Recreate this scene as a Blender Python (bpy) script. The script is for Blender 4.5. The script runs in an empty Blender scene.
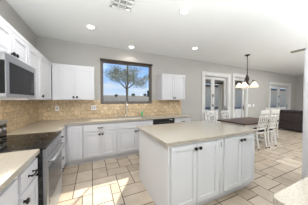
import bpy, bmesh, math, random
from mathutils import Matrix, Vector
random.seed(7)
SEED = 6
PI = math.pi
SC = bpy.context.scene
COL = SC.collection

# ------------------------------------------------------------------ camera
cam = bpy.data.objects.new('camera', bpy.data.cameras.new('camera'))
COL.objects.link(cam)
cam.data.sensor_width = 36.0
cam.data.lens = 136.739 / 308 * 36
cam.data.clip_start = 0.02
cam.data.clip_end = 500
cam.location = (1.085, -3.836, 1.371)
cam.rotation_euler = (math.radians(90 - 1.025), 0, math.radians(-24.597))
SC.camera = cam

# ------------------------------------------------------------------ world, sun, large lights, exposure
SC.view_settings.view_transform = 'Standard'
SC.view_settings.look = 'None'
SC.view_settings.exposure = 0.37
SC.view_settings.gamma = 1.0
SC.view_settings.use_curve_mapping = False

W = bpy.data.worlds.new('sky')
SC.world = W
W.use_nodes = True
wn, wl = W.node_tree.nodes, W.node_tree.links
wn.clear()
w_out = wn.new('ShaderNodeOutputWorld')
w_bg = wn.new('ShaderNodeBackground')
w_bg.inputs['Strength'].default_value = 1.0
w_tc = wn.new('ShaderNodeTexCoord')
w_sep = wn.new('ShaderNodeSeparateXYZ')
wl.new(w_tc.outputs['Generated'], w_sep.inputs[0])
w_ramp = wn.new('ShaderNodeValToRGB')
cr = w_ramp.color_ramp
cr.elements[0].position = 0.0
cr.elements[0].color = (0.60, 0.68, 0.78, 1)
cr.elements[1].position = 0.55
cr.elements[1].color = (0.10, 0.26, 0.66, 1)
e = cr.elements.new(0.16)
e.color = (0.27, 0.47, 0.82, 1)
wl.new(w_sep.outputs['Z'], w_ramp.inputs['Fac'])
w_map = wn.new('ShaderNodeMapping')
w_map.inputs['Scale'].default_value = (1.6, 1.6, 6.0)
w_map.inputs['Location'].default_value = (0.35, 0.1, 0.4)
wl.new(w_tc.outputs['Generated'], w_map.inputs['Vector'])
w_no = wn.new('ShaderNodeTexNoise')
w_no.inputs['Scale'].default_value = 2.2
w_no.inputs['Detail'].default_value = 8
w_no.inputs['Roughness'].default_value = 0.6
wl.new(w_map.outputs[0], w_no.inputs['Vector'])
w_cr = wn.new('ShaderNodeValToRGB')
w_cr.color_ramp.elements[0].position = 0.46
w_cr.color_ramp.elements[0].color = (0, 0, 0, 1)
w_cr.color_ramp.elements[1].position = 0.66
w_cr.color_ramp.elements[1].color = (1, 1, 1, 1)
wl.new(w_no.outputs[0], w_cr.inputs['Fac'])
w_mix = wn.new('ShaderNodeMixRGB')
w_mix.inputs['Color2'].default_value = (0.66, 0.69, 0.74, 1)
wl.new(w_cr.outputs['Color'], w_mix.inputs['Fac'])
wl.new(w_ramp.outputs['Color'], w_mix.inputs['Color1'])
wl.new(w_mix.outputs[0], w_bg.inputs['Color'])
wl.new(w_bg.outputs[0], w_out.inputs['Surface'])

sun = bpy.data.objects.new('sun', bpy.data.lights.new('sun', 'SUN'))
COL.objects.link(sun)
sun.data.energy = 7.5
sun.data.angle = math.radians(0.8)
sun.data.color = (1.0, 0.95, 0.88)
sun.location = (8, 10, 10)
sun.rotation_euler = Vector((-0.78, -1.22, -1.33)).to_track_quat('-Z', 'Y').to_euler()

def area(name, loc, direction, sx, sy, power, color=(1, 1, 1)):
    o = bpy.data.objects.new(name, bpy.data.lights.new(name, 'AREA'))
    COL.objects.link(o)
    o.data.shape = 'RECTANGLE'
    o.data.size, o.data.size_y = sx, sy
    o.data.energy = power
    o.data.color = color
    o.location = loc
    o.rotation_euler = Vector(direction).to_track_quat('-Z', 'Y').to_euler()
    return o

# wide fill light added behind the camera; no windows are built there
area('great_room_fill', (6.0, -6.6, 1.5), (0, 1, 0.12), 12.0, 2.4, 12, (0.92, 0.97, 1.0))
area('kitchen_ceiling_fill', (1.3, -2.3, 2.74), (0.1, 0.0, -1), 1.4, 2.0, 39, (0.97, 0.99, 1.0))  # unseen panel added below the ceiling to brighten the kitchen
area('great_room_ceiling_fill', (7.5, -2.4, 2.74), (0, 0, -1), 5.0, 3.4, 70, (0.97, 0.99, 1.0))  # unseen panel added to brighten the dining and sofa area
area('kitchen_bounce_fill', (1.0, -4.6, 1.0), (0.0, 0.10, 1), 3.0, 1.2, 150, (0.93, 0.97, 1.0))  # added upward fill that brightens the kitchen ceiling, no real lamp
area('great_room_bounce_fill', (6.4, -4.8, 1.7), (0, 0.05, 1), 5.0, 1.6, 230, (0.93, 0.97, 1.0))  # second added upward fill, lifts the great room ceiling

# ------------------------------------------------------------------ materials
def mat(name, color, rough=0.5, metal=0.0, spec=0.5, noise=None, bump=None, emit=None):
    m = bpy.data.materials.new(name)
    m.use_nodes = True
    nt = m.node_tree
    b = nt.nodes['Principled BSDF']
    b.inputs['Base Color'].default_value = (*color, 1)
    b.inputs['Roughness'].default_value = rough
    b.inputs['Metallic'].default_value = metal
    b.inputs['Specular IOR Level'].default_value = spec
    if emit:
        b.inputs['Emission Color'].default_value = (*emit[0], 1)
        b.inputs['Emission Strength'].default_value = emit[1]
    tc = nt.nodes.new('ShaderNodeTexCoord')
    if noise:                                   # (scale, second colour, lo, hi)
        n = nt.nodes.new('ShaderNodeTexNoise')
        n.inputs['Scale'].default_value = noise[0]
        n.inputs['Detail'].default_value = 6
        nt.links.new(tc.outputs['Object'], n.inputs['Vector'])
        r = nt.nodes.new('ShaderNodeValToRGB')
        r.color_ramp.elements[0].position = noise[2]
        r.color_ramp.elements[1].position = noise[3]
        r.color_ramp.elements[0].color = (*color, 1)
        r.color_ramp.elements[1].color = (*noise[1], 1)
        nt.links.new(n.outputs[0], r.inputs['Fac'])
        nt.links.new(r.outputs['Color'], b.inputs['Base Color'])
    if bump:                                    # (scale, strength)
        n2 = nt.nodes.new('ShaderNodeTexNoise')
        n2.inputs['Scale'].default_value = bump[0]
        n2.inputs['Detail'].default_value = 4
        nt.links.new(tc.outputs['Object'], n2.inputs['Vector'])
        bp = nt.nodes.new('ShaderNodeBump')
        bp.inputs['Strength'].default_value = bump[1]
        bp.inputs['Distance'].default_value = 0.01
        nt.links.new(n2.outputs[0], bp.inputs['Height'])
        nt.links.new(bp.outputs[0], b.inputs['Normal'])
    return m

M = {}
M['wall'] = mat('wall_paint', (0.45, 0.435, 0.41), 0.9, spec=0.2, noise=(1.5, (0.47, 0.455, 0.43), 0.3, 0.7), bump=(60, 0.08))
M['ceiling'] = mat('ceiling_paint', (0.83, 0.85, 0.85), 0.95, spec=0.1, noise=(2, (0.85, 0.87, 0.87), 0.3, 0.7), bump=(60, 0.1))
M['trim'] = mat('trim_paint', (0.64, 0.63, 0.61), 0.45, noise=(3, (0.66, 0.65, 0.63), 0.3, 0.7))
M['cab'] = mat('cabinet_paint', (0.56, 0.555, 0.575), 0.38, noise=(3, (0.58, 0.575, 0.595), 0.3, 0.7))
M['isl'] = mat('island_paint', (0.64, 0.645, 0.655), 0.35, noise=(3, (0.66, 0.665, 0.675), 0.3, 0.7))
M['knob'] = mat('black_metal', (0.012, 0.011, 0.010), 0.35, 0.6, noise=(40, (0.02, 0.018, 0.016), 0.4, 0.6))
M['steel'] = mat('stainless', (0.34, 0.34, 0.35), 0.38, 0.8, noise=(30, (0.38, 0.38, 0.39), 0.3, 0.7))
M['chrome'] = mat('brushed_nickel', (0.6, 0.58, 0.55), 0.22, 1.0, noise=(30, (0.66, 0.64, 0.6), 0.3, 0.7))
M['black'] = mat('black_enamel', (0.012, 0.012, 0.013), 0.25, noise=(20, (0.018, 0.018, 0.02), 0.4, 0.6))
M['cooktop'] = mat('black_ceramic_glass', (0.010, 0.009, 0.008), 0.03, spec=0.14, noise=(20, (0.014, 0.013, 0.013), 0.4, 0.6))
M['oven_glass'] = mat('oven_door_glass', (0.07, 0.07, 0.075), 0.15, spec=0.35, noise=(10, (0.12, 0.12, 0.125), 0.4, 0.6))
M['mw_glass'] = mat('microwave_glass', (0.012, 0.011, 0.012), 0.4, 0, 0.12, noise=(10, (0.016, 0.015, 0.016), 0.4, 0.6))
M['bronze'] = mat('bronze_frame', (0.11, 0.090, 0.078), 0.5, 0.0, noise=(12, (0.13, 0.107, 0.093), 0.3, 0.7))
M['darkbronze'] = mat('dark_bronze', (0.035, 0.026, 0.020), 0.4, 0.6, noise=(30, (0.05, 0.037, 0.028), 0.4, 0.6))
M['granite'] = mat('granite', (0.40, 0.356, 0.295), 0.16, noise=(130, (0.26, 0.23, 0.185), 0.52, 0.68), spec=0.5)
M['granite_side'] = mat('granite_edge', (0.40, 0.37, 0.31), 0.3, noise=(130, (0.32, 0.29, 0.24), 0.5, 0.68))
M['plate'] = mat('white_plastic', (0.80, 0.78, 0.80), 0.4, noise=(10, (0.82, 0.80, 0.82), 0.3, 0.7))
M['slot'] = mat('dark_slot', (0.03, 0.03, 0.03), 0.6, noise=(10, (0.04, 0.04, 0.04), 0.3, 0.7))
M['chairwhite'] = mat('distressed_white', (0.66, 0.64, 0.60), 0.55, noise=(14, (0.50, 0.47, 0.42), 0.58, 0.75))
M['tablewood'] = mat('dark_table_wood', (0.055, 0.030, 0.022), 0.35, 0, 0.18, noise=(9, (0.085, 0.045, 0.033), 0.35, 0.7))
M['seatpad'] = mat('dark_seat_pad', (0.022, 0.020, 0.020), 0.8, noise=(60, (0.03, 0.028, 0.026), 0.4, 0.6))
M['leather'] = mat('dark_brown_leather', (0.032, 0.023, 0.024), 0.5, 0, 0.3, noise=(25, (0.042, 0.031, 0.032), 0.4, 0.6), bump=(40, 0.15))
M['ring'] = mat('burner_outline', (0.05, 0.05, 0.05), 0.3, noise=(20, (0.06, 0.06, 0.06), 0.4, 0.6))
M['green'] = mat('green_soap', (0.16, 0.42, 0.19), 0.15, noise=(20, (0.2, 0.47, 0.23), 0.3, 0.7))
M['vent'] = mat('vent_grey', (0.30, 0.31, 0.30), 0.5, noise=(20, (0.35, 0.36, 0.35), 0.3, 0.7))
M['ventwhite'] = mat('vent_white', (0.86, 0.87, 0.86), 0.5, noise=(20, (0.8, 0.81, 0.8), 0.3, 0.7))
M['register'] = mat('register_green_reflection', (0.30, 0.31, 0.16), 0.5, noise=(30, (0.45, 0.46, 0.26), 0.4, 0.6))  # olive colour stands for greenish light reflected by the grille
M['lens'] = mat('lamp_lens', (0.9, 0.9, 0.88), 0.4, emit=((1.0, 0.97, 0.90), 6.0), noise=(5, (0.92, 0.92, 0.9), 0.3, 0.7))
M['shade'] = mat('frosted_shade', (0.85, 0.80, 0.70), 0.4, emit=((1.0, 0.84, 0.62), 0.55), noise=(6, (0.9, 0.86, 0.78), 0.3, 0.7))
M['ground'] = mat('desert_ground', (0.068, 0.056, 0.045), 0.95, noise=(3, (0.056, 0.046, 0.037), 0.4, 0.6), bump=(8, 0.4))
M['block'] = mat('block_wall', (0.52, 0.47, 0.42), 0.95, noise=(6, (0.47, 0.42, 0.37), 0.4, 0.6), bump=(20, 0.3))
M['bark'] = mat('bark', (0.12, 0.085, 0.06), 0.9, noise=(20, (0.17, 0.13, 0.09), 0.4, 0.6), bump=(30, 0.5))
M['leaf'] = mat('desert_leaf', (0.22, 0.22, 0.13), 0.7, noise=(3, (0.33, 0.32, 0.21), 0.35, 0.65))
M['bush'] = mat('bush_leaf', (0.06, 0.085, 0.05), 0.8, noise=(4, (0.10, 0.13, 0.075), 0.35, 0.65))
M['stucco'] = mat('patio_stucco', (0.72, 0.65, 0.53), 0.95, noise=(5, (0.68, 0.61, 0.49), 0.35, 0.65), bump=(40, 0.3))
M['stucco2'] = mat('house_stucco', (0.84, 0.70, 0.52), 0.95, noise=(5, (0.80, 0.66, 0.48), 0.35, 0.65), bump=(40, 0.3))
M['beam'] = mat('dark_stained_wood', (0.06, 0.04, 0.03), 0.7, noise=(12, (0.09, 0.06, 0.045), 0.4, 0.6))
M['slab'] = mat('patio_concrete', (0.21, 0.19, 0.165), 0.9, noise=(6, (0.18, 0.165, 0.145), 0.35, 0.65))
M['door'] = mat('door_paint', (0.60, 0.59, 0.57), 0.45, noise=(3, (0.62, 0.61, 0.59), 0.3, 0.7))

def glass_mat():
    m = bpy.data.materials.new('window_glass')
    m.use_nodes = True
    nt = m.node_tree
    nt.nodes.clear()
    o = nt.nodes.new('ShaderNodeOutputMaterial')
    t = nt.nodes.new('ShaderNodeBsdfTransparent')
    t.inputs[0].default_value = (0.96, 0.98, 0.97, 1)
    g = nt.nodes.new('ShaderNodeBsdfGlossy')
    g.inputs['Roughness'].default_value = 0.02
    f = nt.nodes.new('ShaderNodeLayerWeight')
    f.inputs['Blend'].default_value = 0.5
    pw = nt.nodes.new('ShaderNodeMath')
    pw.operation = 'POWER'
    pw.inputs[1].default_value = 4.0
    nt.links.new(f.outputs['Facing'], pw.inputs[0])
    sc = nt.nodes.new('ShaderNodeMath')
    sc.operation = 'MULTIPLY_ADD'
    sc.inputs[1].default_value = 0.5
    sc.inputs[2].default_value = 0.02
    nt.links.new(pw.outputs[0], sc.inputs[0])
    mx = nt.nodes.new('ShaderNodeMixShader')
    nt.links.new(sc.outputs[0], mx.inputs[0])
    nt.links.new(t.outputs[0], mx.inputs[1])
    nt.links.new(g.outputs[0], mx.inputs[2])
    nt.links.new(mx.outputs[0], o.inputs['Surface'])
    return m
M['glass'] = glass_mat()

def tile_mat():                                 # one stone tone per floor tile, veined with noise
    m = mat('travertine_floor', (0.5, 0.42, 0.34), 0.28, spec=0.5)
    nt = m.node_tree
    b = nt.nodes['Principled BSDF']
    g = nt.nodes.new('ShaderNodeNewGeometry')
    r = nt.nodes.new('ShaderNodeValToRGB')
    r.color_ramp.elements[0].color = (0.395, 0.315, 0.235, 1)
    r.color_ramp.elements[1].color = (0.555, 0.472, 0.38, 1)
    nt.links.new(g.outputs['Random Per Island'], r.inputs['Fac'])
    tc = nt.nodes.new('ShaderNodeTexCoord')
    n = nt.nodes.new('ShaderNodeTexNoise')
    n.inputs['Scale'].default_value = 5
    n.inputs['Detail'].default_value = 8
    nt.links.new(tc.outputs['Object'], n.inputs['Vector'])
    r2 = nt.nodes.new('ShaderNodeValToRGB')
    r2.color_ramp.elements[0].position = 0.3
    r2.color_ramp.elements[1].position = 0.7
    r2.color_ramp.elements[0].color = (0.82, 0.80, 0.77, 1)
    r2.color_ramp.elements[1].color = (1.06, 1.06, 1.06, 1)
    nt.links.new(n.outputs[0], r2.inputs['Fac'])
    mx = nt.nodes.new('ShaderNodeMixRGB')
    mx.blend_type = 'MULTIPLY'
    mx.inputs['Fac'].default_value = 1
    nt.links.new(r.outputs['Color'], mx.inputs['Color1'])
    nt.links.new(r2.outputs['Color'], mx.inputs['Color2'])
    nt.links.new(mx.outputs[0], b.inputs['Base Color'])
    return m
M['tile'] = tile_mat()
M['grout'] = mat('grout', (0.085, 0.062, 0.045), 0.9, noise=(30, (0.10, 0.075, 0.055), 0.4, 0.6))

def splash_mat():
    m = mat('travertine_backsplash', (0.5, 0.4, 0.28), 0.5)
    nt = m.node_tree
    b = nt.nodes['Principled BSDF']
    tc = nt.nodes.new('ShaderNodeTexCoord')
    s = nt.nodes.new('ShaderNodeSeparateXYZ')
    nt.links.new(tc.outputs['Object'], s.inputs[0])
    a = nt.nodes.new('ShaderNodeMath')
    nt.links.new(s.outputs['X'], a.inputs[0])
    nt.links.new(s.outputs['Y'], a.inputs[1])
    c = nt.nodes.new('ShaderNodeCombineXYZ')
    nt.links.new(a.outputs[0], c.inputs['X'])
    nt.links.new(s.outputs['Z'], c.inputs['Y'])
    br = nt.nodes.new('ShaderNodeTexBrick')
    br.inputs['Color1'].default_value = (0.68, 0.53, 0.34, 1)
    br.inputs['Color2'].default_value = (0.52, 0.39, 0.245, 1)
    br.inputs['Mortar'].default_value = (0.38, 0.29, 0.19, 1)
    br.inputs['Scale'].default_value = 1.0
    br.inputs['Mortar Size'].default_value = 0.003
    br.inputs['Brick Width'].default_value = 0.15
    br.inputs['Row Height'].default_value = 0.10
    nt.links.new(c.outputs[0], br.inputs['Vector'])
    n = nt.nodes.new('ShaderNodeTexNoise')
    n.inputs['Scale'].default_value = 22
    n.inputs['Detail'].default_value = 6
    nt.links.new(tc.outputs['Object'], n.inputs['Vector'])
    r2 = nt.nodes.new('ShaderNodeValToRGB')
    r2.color_ramp.elements[0].position = 0.35
    r2.color_ramp.elements[1].position = 0.65
    r2.color_ramp.elements[0].color = (0.74, 0.70, 0.65, 1)
    r2.color_ramp.elements[1].color = (1.1, 1.1, 1.1, 1)
    nt.links.new(n.outputs[0], r2.inputs['Fac'])
    mx = nt.nodes.new('ShaderNodeMixRGB')
    mx.blend_type = 'MULTIPLY'
    mx.inputs['Fac'].default_value = 1
    nt.links.new(br.outputs['Color'], mx.inputs['Color1'])
    nt.links.new(r2.outputs['Color'], mx.inputs['Color2'])
    nt.links.new(mx.outputs[0], b.inputs['Base Color'])
    return m
M['splash'] = splash_mat()

# ------------------------------------------------------------------ helpers
def link(name, bm, m, parent=None, smooth=False):
    me = bpy.data.meshes.new(name)
    bmesh.ops.recalc_face_normals(bm, faces=bm.faces)
    bm.to_mesh(me)
    bm.free()
    for x in (m if isinstance(m, (list, tuple)) else [m]):
        me.materials.append(x)
    if smooth:
        for p in me.polygons:
            p.use_smooth = True
    o = bpy.data.objects.new(name, me)
    COL.objects.link(o)
    if parent:
        o.parent = parent
    return o

def tag(o, label=None, cat=None, group=None, kind=None):
    for k, v in (('label', label), ('category', cat), ('group', group), ('kind', kind)):
        if v:
            o[k] = v
    return o

def thing(name, label, cat, loc=(0, 0, 0), rz=0, group=None, kind=None):
    o = bpy.data.objects.new(name, None)
    o.empty_display_size = 0.1
    COL.objects.link(o)
    o.location = loc
    o.rotation_euler = (0, 0, rz)
    return tag(o, label, cat, group, kind)

def dup(root, loc, rz, label=None, group=None):
    r = root.copy()
    COL.objects.link(r)
    r.location = loc
    r.rotation_euler = (0, 0, rz)
    if label:
        r['label'] = label
    if group:
        r['group'] = group
    for ch in list(root.children):
        c = ch.copy()
        COL.objects.link(c)
        c.parent = r
        for g in ch.children:
            d = g.copy()
            COL.objects.link(d)
            d.parent = c
    return r

def box(bm, x0, x1, y0, y1, z0, z1, bev=0.0, mi=0):
    r = bmesh.ops.create_cube(bm, size=1.0)
    vs = r['verts']
    for v in vs:
        v.co = Vector(((x0 + x1) / 2 + v.co.x * (x1 - x0), (y0 + y1) / 2 + v.co.y * (y1 - y0), (z0 + z1) / 2 + v.co.z * (z1 - z0)))
    fs = set(f for v in vs for f in v.link_faces)
    for f in fs:
        f.material_index = mi
    if bev > 0:
        es = list(set(e for v in vs for e in v.link_edges))
        bmesh.ops.bevel(bm, geom=es, offset=bev, segments=2, profile=0.7, affect='EDGES')
    return vs

def bar(bm, a, b, wx, wy, twist=Vector((0, 1, 0))):
    """square bar from a to b, wx along the side vector, wy along the other"""
    a, b = Vector(a), Vector(b)
    d = (b - a).normalized()
    s = twist.cross(d)
    if s.length < 1e-4:
        s = Vector((1, 0, 0)).cross(d)
    s.normalize()
    t = d.cross(s)
    vs = []
    for p in (a, b):
        for (i, j) in ((-1, -1), (1, -1), (1, 1), (-1, 1)):
            vs.append(bm.verts.new(p + s * (i * wx / 2) + t * (j * wy / 2)))
    for f in ((0, 1, 2, 3), (4, 5, 6, 7), (0, 1, 5, 4), (1, 2, 6, 5), (2, 3, 7, 6), (3, 0, 4, 7)):
        bm.faces.new([vs[i] for i in f])

def tube(bm, pts, r, n=10, caps=True):
    pts = [Vector(p) for p in pts]
    rs = r if isinstance(r, (list, tuple)) else [r] * len(pts)
    rings = []
    ref = None
    for i, p in enumerate(pts):
        d = (pts[min(i + 1, len(pts) - 1)] - pts[max(i - 1, 0)]).normalized()
        if ref is None:
            ref = Vector((0, 0, 1)) if abs(d.z) < 0.9 else Vector((1, 0, 0))
        s = ref.cross(d)
        if s.length < 1e-5:
            s = Vector((0, 1, 0)).cross(d)
        s.normalize()
        t = d.cross(s)
        ref = t
        rings.append([bm.verts.new(p + (s * math.cos(2 * PI * k / n) + t * math.sin(2 * PI * k / n)) * rs[i]) for k in range(n)])
    for a, b in zip(rings, rings[1:]):
        for k in range(n):
            bm.faces.new((a[k], a[(k + 1) % n], b[(k + 1) % n], b[k]))
    if caps:
        bm.faces.new(rings[0])
        bm.faces.new(rings[-1])

def lathe(bm, prof, n=20, mtx=None):
    """prof: list of (radius, height) about z"""
    mtx = mtx or Matrix()
    rings = []
    for r, z in prof:
        if r < 1e-6:
            rings.append([bm.verts.new(mtx @ Vector((0, 0, z)))])
        else:
            rings.append([bm.verts.new(mtx @ Vector((r * math.cos(2 * PI * k / n), r * math.sin(2 * PI * k / n), z))) for k in range(n)])
    for a, b in zip(rings, rings[1:]):
        for k in range(n):
            q = [a[k % len(a)], a[(k + 1) % len(a)], b[(k + 1) % len(b)], b[k % len(b)]]
            q = list(dict.fromkeys(q))
            if len(q) > 2:
                bm.faces.new(q)

def prism(bm, poly, z0, z1, bev=0.0):
    lo = [bm.verts.new((x, y, z0)) for x, y in poly]
    hi = [bm.verts.new((x, y, z1)) for x, y in poly]
    n = len(poly)
    bm.faces.new(lo[::-1])
    bm.faces.new(hi)
    for k in range(n):
        bm.faces.new((lo[k], lo[(k + 1) % n], hi[(k + 1) % n], hi[k]))
    if bev:
        es = [e for e in bm.edges if all(abs(v.co.z - z1) < 1e-6 for v in e.verts)]
        bmesh.ops.bevel(bm, geom=es, offset=bev, segments=2, profile=0.6, affect='EDGES')

NB = lambda: bmesh.new()

def panels(bm, x0, x1, y0, y1, z0, z1, holes, axis='Y'):
    """wall slab in x,z with rectangular holes (x0,x1,z0,z1)"""
    xs = sorted(set([x0, x1] + [h[0] for h in holes] + [h[1] for h in holes]))
    zs = sorted(set([z0, z1] + [h[2] for h in holes] + [h[3] for h in holes]))
    def solid(i, k):
        if i < 0 or k < 0 or i >= len(xs) - 1 or k >= len(zs) - 1:
            return False
        cx, cz = (xs[i] + xs[i + 1]) / 2, (zs[k] + zs[k + 1]) / 2
        return not any(h[0] < cx < h[1] and h[2] < cz < h[3] for h in holes)
    V = {}
    def vert(x, y, z):
        key = (round(x, 5), round(y, 5), round(z, 5))
        if key not in V:
            p = (x, y, z) if axis == 'Y' else (x, z, y)
            V[key] = bm.verts.new(p)
        return V[key]
    for i in range(len(xs) - 1):
        for k in range(len(zs) - 1):
            if not solid(i, k):
                continue
            a, b, c, d = xs[i], xs[i + 1], zs[k], zs[k + 1]
            bm.faces.new([vert(a, y0, c), vert(b, y0, c), vert(b, y0, d), vert(a, y0, d)])
            bm.faces.new([vert(a, y1, c), vert(b, y1, c), vert(b, y1, d), vert(a, y1, d)])
            for (di, dk, e) in ((-1, 0, ((a, c), (a, d))), (1, 0, ((b, c), (b, d))), (0, -1, ((a, c), (b, c))), (0, 1, ((a, d), (b, d)))):
                if not solid(i + di, k + dk):
                    (p, q), (r, s) = e
                    bm.faces.new([vert(p, y0, q), vert(r, y0, s), vert(r, y1, s), vert(p, y1, q)])

# ------------------------------------------------------------------ the room
H = 2.78
XR = 11.9
WT = 0.16
WIN = (1.303, 2.763, 1.262, 2.43)
D1 = (4.90, 6.16, 0.0, 2.30)
D2 = (6.56, 7.34, 0.0, 2.36)
D3 = (9.28, 11.24, 0.0, 2.16)

# floor: irregular ashlar of travertine tiles on a grout bed
bm = NB()
box(bm, -0.1, XR + 0.1, -7.0, 0.16, -0.12, -0.004, mi=1)
U = 0.128
nx, ny = int(XR / U) + 2, int(5.6 / U) + 1
used = [[False] * ny for _ in range(nx)]
sizes = [(3, 2), (2, 3), (2, 2), (2, 2), (2, 1), (1, 2), (3, 2), (1, 1)]
for j in range(ny):
    for i in range(nx):
        if used[i][j]:
            continue
        opts = sizes[:]
        random.shuffle(opts)
        opts = sorted(opts, key=lambda s: -s[0] * s[1] * random.uniform(0.35, 1.0)) + [(1, 1)]
        for (w, h) in opts:
            if i + w <= nx and j + h <= ny and all(not used[i + a][j + b] for a in range(w) for b in range(h)):
                for a in range(w):
                    for b in range(h):
                        used[i + a][j + b] = True
                x0, x1 = i * U - 0.06, (i + w) * U - 0.06
                y1, y0 = -j * U, -(j + h) * U
                g = 0.006
                vs = [bm.verts.new(p) for p in ((max(x0 + g, 0), y0 + g, 0), (min(x1 - g, XR), y0 + g, 0), (min(x1 - g, XR), y1 - g, 0), (max(x0 + g, 0), y1 - g, 0))]
                if vs[1].co.x - vs[0].co.x > 0.01:
                    f = bm.faces.new(vs)
                    f.material_index = 0
                break
o = link('floor', bm, [M['tile'], M['grout']])
tag(o, kind='structure')

bm = NB()
box(bm, -0.16, XR + 0.16, -7.0, 0.16, H, H + 0.15)
tag(link('ceiling', bm, M['ceiling']), kind='structure')

bm = NB()
panels(bm, -0.16, XR + 0.16, 0, WT, -0.1, H, [WIN, D1, D2, D3])
tag(link('wall_back', bm, M['wall']), kind='structure')
bm = NB()
box(bm, -0.16, 0, -7.0, 0, -0.1, H)
tag(link('wall_left', bm, M['wall']), kind='structure')
bm = NB()
box(bm, -0.16, XR + 0.16, -7.16, -7.0, -0.1, H)
tag(link('wall_front', bm, M['wall']), kind='structure')
bm = NB()
box(bm, XR, XR + 0.16, -7.0, 0, -0.1, H)
tag(link('wall_right', bm, M['wall']), kind='structure')

bm = NB()
for a, b in ((3.80, D1[0] - 0.15), (D1[1] + 0.15, D2[0] - 0.13), (D2[1] + 0.13, D3[0] - 0.13), (D3[1] + 0.13, XR)):
    if b - a > 0.02:
        box(bm, a, b, -0.016, -0.0005, 0.0, 0.11, 0.004)
tag(link('baseboard_back', bm, M['trim']), kind='structure')
bm = NB()
box(bm, XR - 0.016, XR - 0.0005, -5.6, -0.02, 0.0, 0.11, 0.004)
tag(link('baseboard_right', bm, M['trim']), kind='structure')

# kitchen window: bronze slider
win = thing('window_1', None, None, (0, 0, 0), kind='structure')
x0, x1, z0, z1 = WIN
bm = NB()
f = 0.055
box(bm, x0, x1, -0.012, 0.11, z0, z0 + f, 0.004)
box(bm, x0, x1, -0.012, 0.11, z1 - 0.045, z1, 0.004)
box(bm, x0, x0 + f, -0.012, 0.11, z0 + f, z1 - 0.045, 0.004)
box(bm, x1 - f, x1, -0.012, 0.11, z0 + f, z1 - 0.045, 0.004)
link('window_frame', bm, M['bronze'], win)
bm = NB()
box(bm, x0 - 0.01, x1 + 0.012, -0.05, -0.0125, z1 - 0.03, z1 + 0.02, 0.004)
link('head_shadow', bm, M['darkbronze'], win)  # near-black strip stands in for the shadow at the window head
xm = 2.035
for (a, b, y) in ((x0 + f, xm + 0.018, 0.055), (xm - 0.018, x1 - f, 0.025)):
    bm = NB()
    s = 0.02
    c, d = z0 + f, z1 - 0.045
    box(bm, a, b, y, y + 0.025, c, c + s)
    box(bm, a, b, y, y + 0.025, d - s, d)
    box(bm, a, a + s, y, y + 0.025, c + s, d - s)
    box(bm, b - s, b, y, y + 0.025, c + s, d - s)
    sash = link('sash', bm, M['bronze'], win)
    bm = NB()
    box(bm, a + s, b - s, y + 0.010, y + 0.014, c + s, d - s)
    link('pane', bm, M['glass'], sash)
bm = NB()
box(bm, x1 - f - 0.085, x1 - f - 0.035, -0.004, 0.026, 1.47, 1.66, 0.006)
link('window_latch', bm, M['black'], win)

# patio doors
def casing(bm, d, w, top):
    x0, x1, z0, z1 = d
    box(bm, x0 - w, x0, -0.024, -0.0005, 0, z1 + top, 0.004)
    box(bm, x1, x1 + w, -0.024, -0.0005, 0, z1 + top, 0.004)
    box(bm, x0, x1, -0.024, -0.0005, z1, z1 + top, 0.004)
    box(bm, x0 - w - 0.012, x1 + w + 0.012, -0.04, -0.0005, z1 + top, z1 + top + 0.025, 0.004)

def leaf(root, x0, x1, z1, y=0.07, st=0.09, hinge=None, handle=None):
    bm = NB()
    t = 0.045
    box(bm, x0, x0 + st, y, y + t, 0.012, z1, 0.003)
    box(bm, x1 - st, x1, y, y + t, 0.012, z1, 0.003)
    box(bm, x0 + st, x1 - st, y, y + t, 0.012, 0.25, 0.003)
    box(bm, x0 + st, x1 - st, y, y + t, z1 - 0.11, z1, 0.003)
    lf = link('door_leaf', bm, M['door'], root)
    bm = NB()
    box(bm, x0 + st, x1 - st, y + 0.018, y + 0.026, 0.25, z1 - 0.11)
    link('pane', bm, M['glass'], lf)
    if hinge is not None:
        for z in (0.42, 1.16, 1.55):
            bm = NB()
            tube(bm, [(hinge, y - 0.012, z - 0.05), (hinge, y - 0.012, z + 0.05)], 0.013, 8)
            box(bm, hinge - 0.022, hinge + 0.022, y - 0.006, y, z - 0.05, z + 0.05)
            link('hinge', bm, M['darkbronze'], lf)
    if handle is not None:
        bm = NB()
        box(bm, handle - 0.02, handle + 0.02, y - 0.008, y, 0.93, 1.13, 0.003)
        tube(bm, [(handle, y, 1.02), (handle, y - 0.05, 1.02)], 0.009, 8)
        tube(bm, [(handle, y - 0.05, 1.02), (handle - 0.11, y - 0.055, 1.02)], 0.009, 8)
        link('handle', bm, M['darkbronze'], lf)

def jamb(root, d, y0=0.0, y1=0.15):
    x0, x1, z0, z1 = d
    bm = NB()
    box(bm, x0 + 0.0005, x0 + 0.02, y0, y1, 0, z1 - 0.0005)
    box(bm, x1 - 0.02, x1 - 0.0005, y0, y1, 0, z1 - 0.0005)
    box(bm, x0 + 0.02, x1 - 0.02, y0, y1, z1 - 0.02, z1 - 0.0005)
    casing(bm, d, 0.14 if d is D1 else 0.115, 0.10)
    link('door_frame', bm, M['trim'], root)

d1 = thing('door_1', None, None, kind='structure')
jamb(d1, D1)
leaf(d1, 4.925, 5.40, 2.275, st=0.085)
leaf(d1, 5.405, 6.135, 2.275, st=0.085, hinge=5.405, handle=6.085)
d2 = thing('door_2', None, None, kind='structure')
jamb(d2, D2)
leaf(d2, 6.585, 7.315, 2.335, st=0.10, hinge=6.60, handle=7.265)
d3 = thing('door_3', None, None, kind='structure')
jamb(d3, D3)
leaf(d3, 9.305, 10.255, 2.135, st=0.12)
leaf(d3, 10.265, 11.215, 2.135, st=0.12, hinge=10.265, handle=11.15)

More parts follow.
